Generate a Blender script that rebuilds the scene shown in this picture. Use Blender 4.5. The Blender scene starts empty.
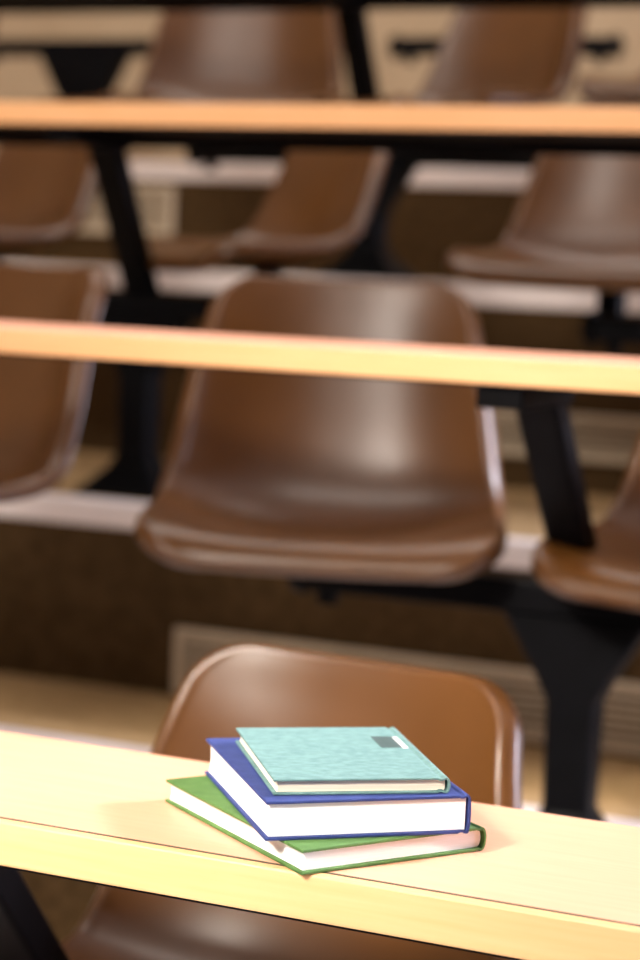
import bpy, bmesh, math, random
from mathutils import Vector, Matrix

scene = bpy.context.scene
COL = scene.collection
rnd = random.Random(7)

# ------------------------------------------------------------------ camera
CAM = Vector((0.0, 0.0, 1.2))
FPX = 2025.0                      # focal length in pixels of the 640 x 960 frame
HEAD, PITCH, ROLL = math.radians(23.0), math.atan((480 - 270.4) / FPX), 0.0437
Fh = Vector((-math.sin(HEAD), math.cos(HEAD), 0)); Rh = Vector((math.cos(HEAD), math.sin(HEAD), 0)); Zh = Vector((0, 0, 1))
fwd = Fh * math.cos(PITCH) - Zh * math.sin(PITCH)
up0 = Fh * math.sin(PITCH) + Zh * math.cos(PITCH)
rt = Rh * math.cos(ROLL) + up0 * math.sin(ROLL)
up = up0 * math.cos(ROLL) - Rh * math.sin(ROLL)
cd = bpy.data.cameras.new('camera')
cam = bpy.data.objects.new('camera', cd); COL.objects.link(cam)
M = Matrix((rt, up, -fwd)).transposed().to_4x4(); M.translation = CAM
cam.matrix_world = M
cd.sensor_fit = 'VERTICAL'; cd.sensor_width = 24; cd.sensor_height = 36
cd.lens = FPX / 960 * 36
cd.clip_start = 0.05
cd.dof.use_dof = True; cd.dof.focus_distance = 1.60; cd.dof.aperture_fstop = 3.3
scene.camera = cam

# ------------------------------------------------------------------ world, lights, exposure
w = bpy.data.worlds.new('world'); scene.world = w; w.use_nodes = True
bg = w.node_tree.nodes['Background']
bg.inputs[0].default_value = (1.0, 0.86, 0.74, 1); bg.inputs[1].default_value = 0.02

def area(name, loc, target, sx, sy, watts, col, spread=180):
    l = bpy.data.lights.new(name, 'AREA'); l.shape = 'RECTANGLE'; l.size = sx; l.size_y = sy
    l.energy = watts; l.color = col; l.spread = math.radians(spread)
    o = bpy.data.objects.new(name, l); COL.objects.link(o)
    o.location = loc
    o.rotation_euler = (Vector(target) - Vector(loc)).to_track_quat('-Z', 'Y').to_euler()
    return o
# daylight from a high window behind the tiers on the right, an unseen front fill and an added spot, ceiling lamps
area('window_light_back', (5.8, 8.3, 5.9), (-0.64, 1.54, 0.74), 0.9, 0.9, 2700, (0.84, 0.86, 1.0))
area('window_light_right', (5.0, 6.0, 2.3), (-1.2, 2.9, 1.2), 2.6, 2.2, 1150, (0.86, 0.83, 1.0))
area('fill_light_front', (-1.2, -2.6, 3.9), (-1.0, 2.6, 0.9), 1.8, 0.9, 265, (1.0, 0.91, 0.82))  # unseen fill added to brighten desk fronts and page edges
area('added_spot_front', (-1.5, -1.2, 2.9), (-0.80, 1.9, 0.78), 0.5, 0.5, 8, (1.0, 0.91, 0.80), 24)  # accent spot added to brighten the nearest chair and the books
area('ceiling_lamp_rows', (-1.6, 1.2, 4.2), (-1.7, 3.6, 1.3), 3.2, 0.5, 70, (1.0, 0.92, 0.84))
area('ceiling_lamp_back', (-2.2, 4.3, 4.3), (-2.2, 4.9, 0), 3.2, 0.5, 80, (1.0, 0.92, 0.84))

vs = scene.view_settings
scene.display_settings.display_device = 'sRGB'
vs.view_transform = 'Standard'; vs.look = 'None'; vs.gamma = 1.0; vs.use_curve_mapping = False
vs.exposure = -0.45

# ------------------------------------------------------------------ materials
def mat(name, rgb, rough=0.5, metal=0.0, spec=0.5, coat=0.0):
    m = bpy.data.materials.new(name); m.use_nodes = True
    b = m.node_tree.nodes['Principled BSDF']
    b.inputs['Base Color'].default_value = (*rgb, 1); b.inputs['Roughness'].default_value = rough
    b.inputs['Metallic'].default_value = metal; b.inputs['Specular IOR Level'].default_value = spec
    b.inputs['Coat Weight'].default_value = coat
    return m

def noisy(m, c0, c1, scale=(1, 1, 1), nscale=10, detail=4, bump=0.0, lo=0.35, hi=0.65, bscale=None, bdist=0.001):
    nt = m.node_tree; N = nt.nodes; L = nt.links; b = N['Principled BSDF']
    tc = N.new('ShaderNodeTexCoord'); mp = N.new('ShaderNodeMapping'); mp.inputs['Scale'].default_value = scale
    L.new(tc.outputs['Object'], mp.inputs['Vector'])
    n = N.new('ShaderNodeTexNoise'); n.inputs['Scale'].default_value = nscale; n.inputs['Detail'].default_value = detail
    L.new(mp.outputs['Vector'], n.inputs['Vector'])
    r = N.new('ShaderNodeValToRGB')
    r.color_ramp.elements[0].position = lo; r.color_ramp.elements[0].color = (*c0, 1)
    r.color_ramp.elements[1].position = hi; r.color_ramp.elements[1].color = (*c1, 1)
    L.new(n.outputs['Fac'], r.inputs['Fac']); L.new(r.outputs['Color'], b.inputs['Base Color'])
    if bump:
        bn = N.new('ShaderNodeTexNoise'); bn.inputs['Scale'].default_value = bscale or nscale; bn.inputs['Detail'].default_value = 3
        L.new(mp.outputs['Vector'], bn.inputs['Vector'])
        bp = N.new('ShaderNodeBump'); bp.inputs['Strength'].default_value = bump; bp.inputs['Distance'].default_value = bdist
        L.new(bn.outputs['Fac'], bp.inputs['Height']); L.new(bp.outputs['Normal'], b.inputs['Normal'])
    return m

WOOD = noisy(mat('maple laminate', (0.8, 0.55, 0.3), 0.33), (0.83, 0.405, 0.245), (0.89, 0.45, 0.295), (1.2, 22, 22), 6, 6, lo=0.3, hi=0.7)
EDGE = noisy(mat('maple lipping', (0.8, 0.5, 0.2), 0.42), (0.84, 0.462, 0.205), (0.90, 0.515, 0.255), (1.2, 25, 25), 5, 6, lo=0.3, hi=0.7)
BROWN = noisy(mat('brown moulded plastic', (0.2, 0.09, 0.035), 0.34, spec=0.50), (0.082, 0.0300, 0.0050), (0.098, 0.037, 0.0075), (1, 1, 1), 9, 3, bump=0.10, bscale=420, bdist=0.0006)
BLACK = noisy(mat('black painted steel', (0.003, 0.003, 0.004), 0.5, spec=0.07), (0.0015, 0.0015, 0.002), (0.0025, 0.0025, 0.0035), nscale=20)
STEEL = mat('dull steel', (0.10, 0.10, 0.11), 0.4, 0.9)
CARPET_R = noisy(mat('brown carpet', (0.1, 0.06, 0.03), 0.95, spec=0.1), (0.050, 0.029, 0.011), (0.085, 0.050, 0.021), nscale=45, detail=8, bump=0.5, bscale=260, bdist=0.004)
FLOOR_SHADE = noisy(mat('tan shaded floor', (0.35, 0.23, 0.11), 0.95, spec=0.1), (0.34, 0.22, 0.10), (0.46, 0.305, 0.15), nscale=40, detail=8, bump=0.4, bscale=260, bdist=0.004)  # rear of the treads, shade put into the tan colour
FLOOR_LIT = noisy(mat('pale lit floor', (0.72, 0.64, 0.62), 0.45), (0.80, 0.72, 0.70), (0.86, 0.79, 0.77), nscale=6)  # white nosing, and the lit part of the floor painted pale
WALLM = noisy(mat('tan plaster', (0.45, 0.33, 0.2), 0.8), (0.36, 0.265, 0.165), (0.41, 0.31, 0.20), nscale=3)
CEILM = noisy(mat('off white ceiling', (0.7, 0.68, 0.64), 0.9), (0.68, 0.66, 0.62), (0.72, 0.70, 0.66), nscale=4)
GRILLE = noisy(mat('beige enamel', (0.42, 0.33, 0.21), 0.5), (0.52, 0.43, 0.31), (0.58, 0.48, 0.35), nscale=8)
DARKIN = noisy(mat('dark duct', (0.05, 0.035, 0.02), 0.9), (0.09, 0.068, 0.042), (0.11, 0.08, 0.05), nscale=8)
def cloth(name, a, b_, bump=0.35):
    return noisy(mat(name, a, 0.7, spec=0.3), a, b_, (1, 1, 1), 85, 6, bump=bump, bscale=1500, bdist=0.0005, lo=0.32, hi=0.68)
TEAL = noisy(mat('teal book cloth', (0.2, 0.42, 0.40), 0.7, spec=0.3), (0.115, 0.225, 0.22), (0.165, 0.30, 0.29), (1.0, 1.7, 1.0), 110, 8, bump=0.35, bscale=1300, bdist=0.0005, lo=0.34, hi=0.66)
BLUE = cloth('blue book cloth', (0.026, 0.045, 0.18), (0.038, 0.060, 0.22))
GREEN = cloth('green book cloth', (0.072, 0.165, 0.042), (0.10, 0.21, 0.058))
def paper(name, c0, c1):
    return noisy(mat(name, c0, 0.85, spec=0.15), c0, c1, (3, 3, 900), 2, 2, lo=0.35, hi=0.6)
P_WHITE = paper('white page edges', (0.90, 0.93, 0.96), (0.94, 0.965, 0.98))
P_CREAM = paper('cream page edges', (0.74, 0.66, 0.53), (0.85, 0.78, 0.66))
P_IVORY = paper('ivory page edges', (0.90, 0.90, 0.87), (0.95, 0.95, 0.93))
LAB_D = noisy(mat('grey teal label', (0.07, 0.15, 0.15), 0.6), (0.04, 0.075, 0.075), (0.055, 0.095, 0.095), nscale=60)
LAB_W = noisy(mat('white label', (0.7, 0.72, 0.7), 0.5), (0.68, 0.70, 0.68), (0.76, 0.78, 0.76), nscale=60)

# ------------------------------------------------------------------ helpers
def obj(name, bm, m, parent=None, smooth=False, loc=None, rot=None):
    bmesh.ops.recalc_face_normals(bm, faces=bm.faces)
    me = bpy.data.meshes.new(name); bm.to_mesh(me); bm.free()
    me.materials.append(m)
    if smooth:
        for p in me.polygons: p.use_smooth = True
    o = bpy.data.objects.new(name, me); COL.objects.link(o)
    if parent: o.parent = parent
    if loc: o.location = loc
    if rot: o.rotation_euler = rot
    return o

def empty(name, loc, rz=0.0):
    o = bpy.data.objects.new(name, None); COL.objects.link(o)
    o.location = loc; o.rotation_euler = (0, 0, rz); o.empty_display_size = 0.1
    return o

def tag(o, label, cat, group=None):
    o['label'] = label; o['category'] = cat
    if group: o['group'] = group
    return o

def box(bm, lo, hi, bev=0.0, seg=2):
    c = [(a + b) / 2 for a, b in zip(lo, hi)]; s = [b - a for a, b in zip(lo, hi)]
    r = bmesh.ops.create_cube(bm, size=1.0, matrix=Matrix.Translation(c) @ Matrix.Diagonal((*s, 1)))
    if bev:
        es = list({e for v in r['verts'] for e in v.link_edges})
        bmesh.ops.bevel(bm, geom=es, offset=bev, segments=seg, profile=0.5, affect='EDGES')
    return bm

def cyl(bm, p0, p1, r0, r1=None, n=24, bev=0.0):
    p0, p1 = Vector(p0), Vector(p1); d = p1 - p0
    q = d.to_track_quat('Z', 'Y').to_matrix().to_4x4()
    r = bmesh.ops.create_cone(bm, cap_ends=True, segments=n, radius1=r0, radius2=r0 if r1 is None else r1, depth=d.length, matrix=Matrix.Translation((p0 + p1) / 2) @ q)
    if bev:
        es = [e for e in {e for v in r['verts'] for e in v.link_edges} if any(len(f.verts) > 4 for f in e.link_faces)]
        bmesh.ops.bevel(bm, geom=es, offset=bev, segments=2, profile=0.5, affect='EDGES')
    return bm

def loft(bm, rings):
    """closed tube through rings of equal length"""
    vs_ = [[bm.verts.new(p) for p in r] for r in rings]
    n = len(vs_[0])
    for a, b in zip(vs_, vs_[1:]):
        for i in range(n):
            bm.faces.new((a[i], a[(i + 1) % n], b[(i + 1) % n], b[i]))
    bm.faces.new(vs_[0][::-1]); bm.faces.new(vs_[-1])
    return bm

def rrect(cx, cy, z, hx, hy, r, k=4):
    out = []
    for sx, sy, a0 in ((1, 1, 0), (-1, 1, 90), (-1, -1, 180), (1, -1, 270)):
        for i in range(k + 1):
            a = math.radians(a0 + 90 * i / k)
            out.append((cx + sx * (hx - r) + r * math.cos(a), cy + sy * (hy - r) + r * math.sin(a), z))
    return out

# ------------------------------------------------------------------ the tiers (the setting)
FL = [None, -0.05, 0.355, 0.725, 1.185, 1.490]       # floor height of each row
RY = [None, None, 2.60, 3.50, 4.40, 5.25]            # riser in front of each row
X0, X1 = -5.6, 2.2
NOSE = 0.045
WHITE_TO = [None, 2.10, 3.09, 3.56, 4.52, 5.35]      # pale nosing and lit tread, shaded tan behind, put into the colour
def structure(o):
    o['kind'] = 'structure'; return o
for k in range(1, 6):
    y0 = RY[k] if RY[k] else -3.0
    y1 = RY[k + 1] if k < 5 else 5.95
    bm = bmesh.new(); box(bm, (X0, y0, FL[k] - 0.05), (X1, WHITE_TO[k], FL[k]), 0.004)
    structure(obj('floor' , bm, FLOOR_LIT))
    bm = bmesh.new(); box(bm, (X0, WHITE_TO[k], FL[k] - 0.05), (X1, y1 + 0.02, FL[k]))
    structure(obj('floor', bm, FLOOR_SHADE))
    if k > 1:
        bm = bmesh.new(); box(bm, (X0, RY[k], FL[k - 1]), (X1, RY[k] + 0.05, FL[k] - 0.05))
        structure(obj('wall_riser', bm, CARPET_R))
bm = bmesh.new(); box(bm, (X0, 5.95, FL[5]), (X1, 6.10, 4.4)); structure(obj('wall_back', bm, WALLM))
bm = bmesh.new(); box(bm, (X0 - 0.15, -3, 0), (X0, 6.1, 4.4)); structure(obj('wall_left', bm, WALLM))
bm = bmesh.new(); box(bm, (X0 - 0.15, -3, 4.4), (X1 + 0.3, 6.1, 4.5)); structure(obj('ceiling', bm, CEILM))

# ventilation grilles let into the risers
def grille(x0, x1, yr, z0, z1, n, label):
    t = empty('ventilation_grille', ((x0 + x1) / 2, yr, z0)); W = (x1 - x0) / 2; H = z1 - z0
    bm = bmesh.new(); box(bm, (-W, -0.004, 0), (W, 0, H)); obj('backing', bm, DARKIN, t)
    fw = 0.018; bm = bmesh.new()
    box(bm, (-W, -0.016, H - fw), (W, -0.004, H), 0.003); box(bm, (-W, -0.016, 0), (W, -0.004, fw), 0.003)
    box(bm, (-W, -0.016, fw), (-W + fw, -0.004, H - fw), 0.003); box(bm, (W - fw, -0.016, fw), (W, -0.004, H - fw), 0.003)
    obj('frame', bm, GRILLE, t)
    for i in range(n):
        z = fw + (H - 2 * fw) * (i + 0.5) / n; h = (H - 2 * fw) / n * 0.24
        bm = bmesh.new(); box(bm, (-W + fw, -0.013, z - h), (W - fw, -0.004, z + h), 0.001, 1)
        obj('louvre', bm, GRILLE, t)
    tag(t, label, 'vent', 'ventilation grilles in the risers')
grille(-1.775, 0.6, 3.50, 0.364, 0.495, 6, 'long beige louvred grille in the low riser behind the nearest desk and chair')
grille(-1.60, 0.2, 4.40, 0.800, 0.905, 5, 'beige louvred grille in the riser to the right of the large central chair')

grille(-3.6, -2.72, 5.25, 1.28, 1.425, 7, 'beige louvred grille in the highest riser, left of the side-turned chair')
# ------------------------------------------------------------------ desks
DY = [None, 1.407, 2.2865, 3.1602, 4.04]
DZ = [None, 0.7356, 1.1055, 1.4764, 1.845]
DT = [None, 0.0377, 0.0314, 0.039, 0.036]
DW = 0.2745
def desk(k, x0, x1, label):
    T = DT[k]; t = empty('lecture_desk', ((x0 + x1) / 2, DY[k], DZ[k])); h = (x1 - x0) / 2
    bm = bmesh.new(); box(bm, (-h, 0.0125, -T), (h, DW, 0), 0.0006); obj('worktop', bm, WOOD, t)
    bm = bmesh.new(); box(bm, (-h, 0, -T), (h, 0.0105, -0.0002), 0.002); obj('edge_strip', bm, EDGE, t)['label'] = 'yellower solid wood lipping along the front edge'
    bm = bmesh.new(); box(bm, (-h, 0.0103, -T + 0.001), (h, 0.0127, -0.0001)); obj('seam', bm, DARKIN, t)
    bm = bmesh.new(); box(bm, (-h, 0.004, -T - 0.0025), (h, DW, -T - 0.0001)); obj('underside_shade', bm, BLACK, t)['label'] = 'black sheet standing in for the shade under the top'  # shade below the worktop, put in as a black sheet
    if k > 2:
        bm = bmesh.new(); box(bm, (-h + 0.1, DW - 0.04, -T - 0.022), (h - 0.1, DW - 0.012, -T - 0.0025), 0.002); obj('support_rail', bm, BLACK, t)['label'] = 'black steel rail under the back edge'
    tag(t, label, 'desk', 'long lecture desks, one per row')
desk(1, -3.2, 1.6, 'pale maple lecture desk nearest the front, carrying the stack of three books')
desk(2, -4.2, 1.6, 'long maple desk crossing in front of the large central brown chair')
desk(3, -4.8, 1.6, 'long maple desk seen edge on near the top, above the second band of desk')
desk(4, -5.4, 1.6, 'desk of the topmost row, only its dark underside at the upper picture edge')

# ------------------------------------------------------------------ pedestals
BT = 0.048                                 # beam depth
BZ = [None, 0.290, 0.720, 1.090, 1.455, 1.810]   # beam underside of each row
def pedestal(k, x, label, half=(0.43, 0.43), armx=0.03, arm=True):
    F = FL[k]; BH = BZ[k] - F; y = DY[k] + 0.515 if k < 5 else 5.40
    t = empty('seat_pedestal', (x, y, F))
    bm = bmesh.new(); loft(bm, [rrect(0, 0, 0, 0.098, 0.10, 0.02), rrect(0, 0, 0.012, 0.094, 0.096, 0.02), rrect(0, 0, 0.055, 0.050, 0.050, 0.015), rrect(0, 0, 0.085, 0.036, 0.034, 0.012)])
    obj('base_plate', bm, BLACK, t)
    bm = bmesh.new(); loft(bm, [rrect(0, 0, 0.085, 0.035, 0.033, 0.012), rrect(0, 0, BH - (0.12 if k < 5 else 0.18), 0.037, 0.035, 0.012)]); obj('column', bm, BLACK, t)
    a, b = (1.0, 1.0) if k < 5 else (1.35, 1.5)
    bm = bmesh.new(); loft(bm, [rrect(0, 0, BH - 0.12 * b, 0.037, 0.036, 0.012), rrect(0, 0, BH - 0.085 * b, 0.055 * a, 0.036, 0.012), rrect(0, 0, BH - 0.045 * b, 0.080 * a, 0.035, 0.012), rrect(0, 0, BH, 0.108 * a, 0.034, 0.012)]); obj('yoke', bm, BLACK, t)
    bm = bmesh.new(); box(bm, (-half[0], -0.03, BH), (half[1], 0.03, BH + BT), 0.005); obj('beam', bm, BLACK, t)
    for s, hl in ((-1, half[0]), (1, half[1])):
        bm = bmesh.new(); cyl(bm, (s * hl, 0, BH + BT / 2), (s * (hl + 0.022), 0, BH + BT / 2), 0.036, 0.030, 20, 0.004); obj('end_cap', bm, BLACK, t)
        bm = bmesh.new(); cyl(bm, (s * (hl - 0.035), 0, BH - 0.022), (s * (hl - 0.035), 0, BH), 0.015, 0.018, 16, 0.002); obj('clamp_bolt', bm, BLACK, t)
    if arm and k < 5:
        zd = DZ[k] - DT[k] - F             # underside of the desk
        ya = DY[k] + DW - y
        bm = bmesh.new()
        p0, p1 = Vector((0.0, 0.0, BH + BT - 0.005)), Vector((armx, ya - 0.09, zd - 0.03))
        loft(bm, [rrect(p0.x, p0.y, p0.z, 0.030, 0.030, 0.008), rrect(p1.x, p1.y, p1.z, 0.029, 0.028, 0.008)]); obj('desk_arm', bm, BLACK, t)
        bm = bmesh.new(); box(bm, (armx - 0.030, DY[k] + 0.012 - y, zd - 0.030), (armx + 0.030, ya - 0.045, zd - 0.0030), 0.004); obj('desk_bracket', bm, BLACK, t)
    tag(t, label, 'seat support', 'black steel seat and desk supports')
    return t
pedestal(1, -1.08, 'black steel support of the nearest desk, its arm at the lower left corner', armx=0.04)
pedestal(2, -0.773, 'black Y-shaped pedestal standing right of the large central chair, behind the stack of books', armx=0.024)
pedestal(2, -2.29, 'black pedestal whose beam end shows under the left chair of the central row', half=(0.43, 0.47), armx=0.04)
pedestal(3, -1.970, 'black pedestal with flared foot standing left of the large central chair', armx=0.09)
pedestal(3, -0.585, 'black pedestal at the right edge under the chair above the central desk', half=(0.43, 0.40), armx=0.05)
pedestal(4, -1.83, 'black pedestal behind the side-turned chair, its arm rising to the topmost desk', half=(0.47, 0.47), armx=0.06)
pedestal(4, -3.62, 'black pedestal of the row below the topmost desk, at the far left', half=(0.47, 0.47), armx=0.0)
pedestal(5, -3.12, 'black Y-shaped pedestal against the tan wall at the upper left', half=(0.36, 0.36))
pedestal(5, -1.80, 'black beam with round end knobs against the tan wall at the upper right', half=(0.31, 0.31))

# ------------------------------------------------------------------ chairs
# profile of the shell from the front lip of the seat to the top of the back: y, z above the floor, half width, side lift
ZB = 0.370
PROF = [(-0.232, 0.392, 0.238, 0.003), (-0.226, 0.404, 0.241, 0.006), (-0.208, 0.416, 0.246, 0.012), (-0.170, 0.421, 0.249, 0.022), (-0.105, 0.411, 0.249, 0.036), (-0.03, 0.401, 0.247, 0.048), (0.035, 0.400, 0.244, 0.058),
        (0.085, 0.414, 0.242, 0.066), (0.122, 0.446, 0.237, 0.070), (0.146, 0.492, 0.231, 0.070), (0.163, 0.55, 0.223, 0.066), (0.179, 0.62, 0.211, 0.060), (0.194, 0.69, 0.197, 0.052), (0.205, 0.735, 0.188, 0.042), (0.212, 0.766, 0.182, 0.035), (0.215, 0.778, 0.179, 0.032)]
def catmull(P, n):
    out = []; m = len(P) - 1
    for i in range(n + 1):
        s = i / n * m; k = min(int(s), m - 1); f = s - k
        p = [P[max(0, min(m, k + j))] for j in (-1, 0, 1, 2)]
        out.append(tuple(0.5 * ((2 * p[1][c]) + (-p[0][c] + p[2][c]) * f + (2 * p[0][c] - 5 * p[1][c] + 4 * p[2][c] - p[3][c]) * f * f + (-p[0][c] + 3 * p[1][c] - 3 * p[2][c] + p[3][c]) * f ** 3) for c in range(4)))
    return out
def shell_bm():
    S = catmull(PROF, 56)
    # arc length along the profile
    L = [0.0]
    for a, b in zip(S, S[1:]): L.append(L[-1] + math.hypot(b[0] - a[0], b[1] - a[1]))
    tot = L[-1]
    def at(l):
        l = max(0, min(tot, l)); i = max(j for j in range(len(L)) if L[j] <= l + 1e-9); i = min(i, len(L) - 2)
        f = (l - L[i]) / (L[i + 1] - L[i]); a, b = S[i], S[i + 1]
        return [a[c] + (b[c] - a[c]) * f for c in range(4)], Vector((0, b[0] - a[0], b[1] - a[1])).normalized()
    rows = []; RC0, RC1 = 0.080, 0.050
    ls = []
    for i in range(9): ls.append(RC0 * (1 - math.cos(math.pi / 2 * i / 8)))
    nm = 26
    for i in range(1, nm): ls.append(RC0 + (tot - RC0 - RC1) * i / nm)
    for i in range(9): ls.append(tot - RC1 * (1 - math.sin(math.pi / 2 * i / 8)))
    NU = 28
    for l in ls:
        (y, z, hw, lift), tan = at(l)
        nrm = Vector((0, -tan.z, tan.y))          # towards the sitter
        w_ = hw
        if l < RC0: w_ = hw - RC0 + math.sqrt(max(0, RC0 ** 2 - (RC0 - l) ** 2))
        if l > tot - RC1: w_ = hw - RC1 + math.sqrt(max(0, RC1 ** 2 - (RC1 - (tot - l)) ** 2))
        row = []
        for j in range(NU + 1):
            u = -1 + 2 * j / NU
            u = math.sin(u * math.pi / 2) * 0.45 + u * 0.55
            x = u * w_
            dish = lift * (abs(x) / hw) ** 2.4
            row.append(Vector((x, y, z)) + nrm * dish)
        rows.append(row)
    n, m = len(rows), NU + 1
    # slight crown of the front lip and of the top edge
    # normals and the boundary
    def nv(i, j):
        a = rows[min(n - 1, i + 1)][j] - rows[max(0, i - 1)][j]; b = rows[i][min(m - 1, j + 1)] - rows[i][max(0, j - 1)]
        v = b.cross(a); return v.normalized() if v.length > 1e-9 else Vector((0, -1, 0))
    loop = [(0, j) for j in range(m)] + [(i, m - 1) for i in range(1, n)] + [(n - 1, j) for j in range(m - 2, -1, -1)] + [(i, 0) for i in range(n - 2, 0, -1)]
    bm = bmesh.new()
    V = [[bm.verts.new(p) for p in r] for r in rows]
    for i in range(n - 1):
        for j in range(m - 1):
            bm.faces.new((V[i][j], V[i][j + 1], V[i + 1][j + 1], V[i + 1][j]))
    K = len(loop); prev = [V[i][j] for i, j in loop]
    pts = [rows[i][j] for i, j in loop]
    outs = []
    for q in range(K):
        i, j = loop[q]; N_ = nv(max(1, min(n - 2, i)), max(1, min(m - 2, j)))
        # tangent over a window so the coarse corners stay smooth
        tg = (pts[(q + 1) % K] - pts[q - 1]).normalized()
        o_ = tg.cross(N_); o_ = (o_ - N_ * o_.dot(N_)).normalized()
        outs.append((o_, N_))
    sm = []
    for q in range(K):
        o_ = sum((outs[(q + d) % K][0] for d in (-2, -1, 0, 1, 2)), Vector()).normalized(); N_ = sum((outs[(q + d) % K][1] for d in (-2, -1, 0, 1, 2)), Vector()).normalized()
        sm.append((o_, N_))
    for (eo, en) in ((0.005, 0.0015), (0.0095, -0.002), (0.012, -0.008), (0.0128, -0.018), (0.0132, -0.029)):
        ring = [bm.verts.new(pts[q] + sm[q][0] * eo + sm[q][1] * en) for q in range(K)]
        for q in range(K):
            bm.faces.new((prev[q], prev[(q + 1) % K], ring[(q + 1) % K], ring[q]))
        prev = ring
    for v in bm.verts: v.co.z -= ZB
    bmesh.ops.recalc_face_normals(bm, faces=bm.faces)
    return bm
def make_chair():
    t = empty('lecture_chair', (0, 0, 0))
    sh = obj('seat_shell', shell_bm(), BROWN, t, smooth=True)
    md = sh.modifiers.new('thick', 'SOLIDIFY'); md.thickness = 0.005; md.offset = -1
    bm = bmesh.new(); cyl(bm, (0, 0, 0.001), (0, 0, 0.018), 0.028, 0.028, 20, 0.003); obj('swivel_post', bm, BLACK, t)
    bm = bmesh.new(); box(bm, (-0.075, -0.10, 0.0175), (0.075, 0.06, 0.0235), 0.002); obj('mounting_plate', bm, BLACK, t)
    for sx in (-1, 1):
        for sy in (-0.08, 0.04):
            bm = bmesh.new(); cyl(bm, (sx * 0.06, sy, 0.012), (sx * 0.06, sy, 0.0175), 0.007, None, 6); obj('bolt', bm, STEEL, t)
    return t
proto = make_chair()
used = [False]
LIFT = [0, 0, 0, 0.046, 0.030]; DYC = [0, 0, 0, 0.06, 0.0]; posts = {}
def chair(k, x, deg, label, extra=0.0):
    y = DY[k] + 0.515 + DYC[k]
    if not used[0]: t = proto; used[0] = True
    else:
        t = proto.copy(); COL.objects.link(t)
        for ch in proto.children:
            c = ch.copy(); COL.objects.link(c); c.parent = t
    lift = LIFT[k] + extra
    if lift:                                     # a taller post where the seats stand higher above the beam
        for ch in t.children:
            if ch.name.startswith('swivel_post'):
                if (k, extra) not in posts:
                    bm = bmesh.new(); cyl(bm, (0, 0, 0.001 - lift / (0.88 if k == 3 else 1)), (0, 0, 0.018), 0.028, 0.028, 20, 0.003)
                    tmp = obj('swivel_post', bm, BLACK); posts[k, extra] = tmp.data; bpy.data.objects.remove(tmp)
                ch.data = posts[k, extra]
    t.location = (x, y, BZ[k] + BT + lift); t.rotation_euler = (0, 0, math.radians(deg))
    t.scale = (1.03 if k == 1 else 1.0, 1.0, 0.88 if k == 3 else 1.0)
    tag(t, label, 'chair', 'brown moulded lecture chairs')
chair(1, -0.868, -6, 'brown moulded chair behind the three books at the nearest desk')
chair(2, -1.175, 19, 'large brown chair in the middle, facing forward behind the second desk')
chair(2, -1.885, -22, 'brown chair cut by the left edge, its top rising above the second desk')
chair(2, -0.52, -10, 'brown chair at the right edge, only its seat front showing below the second desk')
chair(3, -1.72, -42, 'brown chair turned sideways just above the large central chair')
chair(3, -1.005, -6, 'brown chair at the right under the third desk, seen from the front')
chair(3, -2.38, -30, 'brown chair at the left edge under the third desk')
chair(4, -2.215, 12, 'brown chair left of the middle in the topmost row, above the third desk')
chair(4, -1.60, -29, 'brown chair right of the middle in the topmost row, above the third desk')
chair(4, -3.20, -20, 'brown chair at the far left of the topmost row, only its pale edge showing')
pedestal(4, -0.62, 'black pedestal at the right end of the row below the topmost desk', half=(0.47, 0.47), armx=0.0)
chair(4, -1.00, -20, 'brown chair at the right end of the topmost row, only its seat showing', 0.055)

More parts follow.
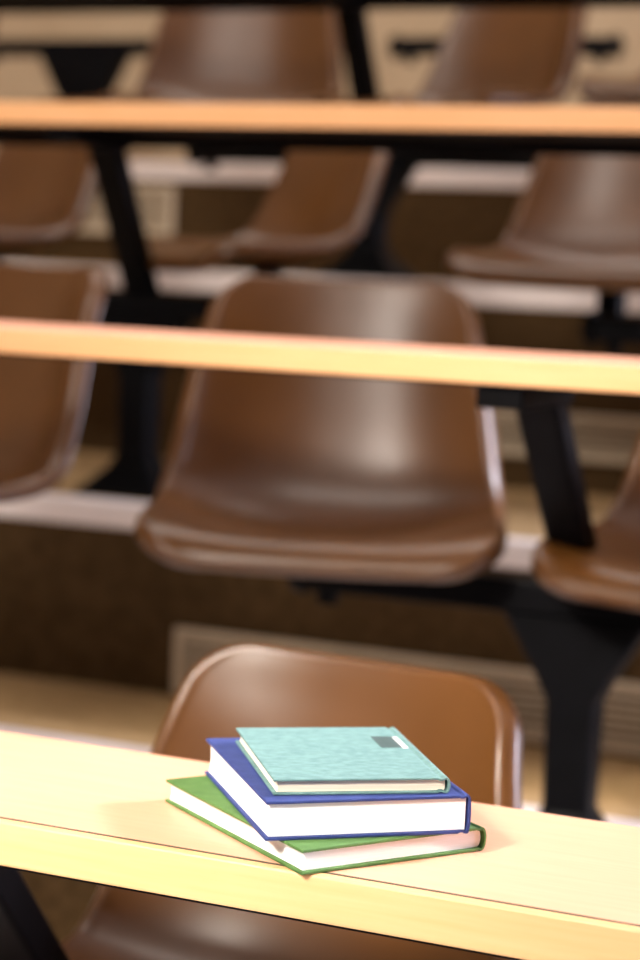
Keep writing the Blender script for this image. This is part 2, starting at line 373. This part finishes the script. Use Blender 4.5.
# ------------------------------------------------------------------ books
def book(z, cx, cy, yaw, W, L, T, cm, pm, label, bd=0.0026, round_=0.006, label_parts=False):
    """W across (spine at +x), L along y"""
    t = empty('book', (cx, cy, z), yaw); h, l = W / 2, L / 2; ov = 0.0032
    xb = h - 0.010                                  # boards stop at the joint
    for nm, z0 in (('back_cover', 0), ('front_cover', T - bd)):
        bm = bmesh.new(); box(bm, (-h, -l, z0), (xb, l, z0 + bd), 0.0007); obj(nm, bm, cm, t)
    # spine: a strip that dips into the joints and bulges out
    prof = []; N = 14
    prof += [(xb - 0.0004, T - 0.0004), (xb + 0.0015, T - 0.0013), (xb + 0.0030, T - 0.0013), (xb + 0.0048, T - 0.0003)]
    for i in range(N + 1):
        a = math.pi / 2 - math.pi * i / N
        prof.append((h - round_ + round_ * max(0, math.cos(a)) ** 0.75, T / 2 + (T / 2) * math.sin(a)))
    prof += [(xb + 0.0048, 0.0003), (xb + 0.0030, 0.0013), (xb + 0.0015, 0.0013), (xb - 0.0004, 0.0004)]
    th = 0.0016; inner = []
    for i, (x, zz) in enumerate(prof):
        a = prof[max(0, i - 1)]; b = prof[min(len(prof) - 1, i + 1)]
        dx, dz = b[0] - a[0], b[1] - a[1]; ln = math.hypot(dx, dz)
        inner.append((x + dz / ln * th, zz - dx / ln * th) if False else (x - (-dz) / ln * 0 + (dz / ln) * th, zz - (dx / ln) * th))
    # choose the offset that points inwards
    if inner[len(prof) // 2][0] > prof[len(prof) // 2][0]:
        inner = [(2 * p[0] - q[0], 2 * p[1] - q[1]) for p, q in zip(prof, inner)]
    ringA = prof + inner[::-1]
    bm = bmesh.new(); loft(bm, [[(x, -l, zz) for x, zz in ringA], [(x, l, zz) for x, zz in ringA]])
    obj('spine', bm, cm, t)
    # page block: concave fore edge at -x, rounded back at +x
    pr = []; zt, zb_ = T - bd - 0.00005, bd + 0.00005; zm = (zt + zb_) / 2; hz = (zt - zb_) / 2
    for i in range(9):
        s = -1 + 2 * i / 8; pr.append((-h + ov + 0.0012 * (1 - s * s), zm + hz * s))
    for i in range(9):
        s = 1 - 2 * i / 8; pr.append((h - round_ - 0.001 + (round_ - 0.0028) * math.sqrt(max(0, 1 - s * s)), zm + hz * s))
    bm = bmesh.new(); loft(bm, [[(x, -l + ov, zz) for x, zz in pr], [(x, l - ov, zz) for x, zz in pr]])
    obj('page_block', bm, pm, t)
    if label_parts:
        bm = bmesh.new(); box(bm, (xb - 0.0225, 0.012, T), (xb - 0.0045, 0.052, T + 0.0003)); obj('label_panel', bm, LAB_D, t)['label'] = 'dark grey-teal label on the cover'
        bm = bmesh.new(); box(bm, (xb - 0.0043, 0.010, T), (xb + 0.0002, 0.050, T + 0.0003)); obj('label_strip', bm, LAB_W, t)['label'] = 'white label strip beside the spine'
    tag(t, label, 'book', 'hardback books stacked on the nearest desk')
Z1 = DZ[1] + 0.0004
book(Z1, -0.6385, 1.5375, 0.951, 0.175, 0.232, 0.0200, GREEN, P_IVORY, 'green hardback book at the bottom of the stack, lying on the desk')
book(Z1 + 0.0201, -0.631, 1.541, 0.687, 0.170, 0.212, 0.0316, BLUE, P_WHITE, 'thick dark blue hardback book in the middle of the stack', round_=0.0028)
book(Z1 + 0.0518, -0.6252, 1.5387, 0.616, 0.1445, 0.178, 0.0130, TEAL, P_CREAM, 'thin pale teal clothbound book on top of the stack, with a small label', bd=0.0020, round_=0.004, label_parts=True)
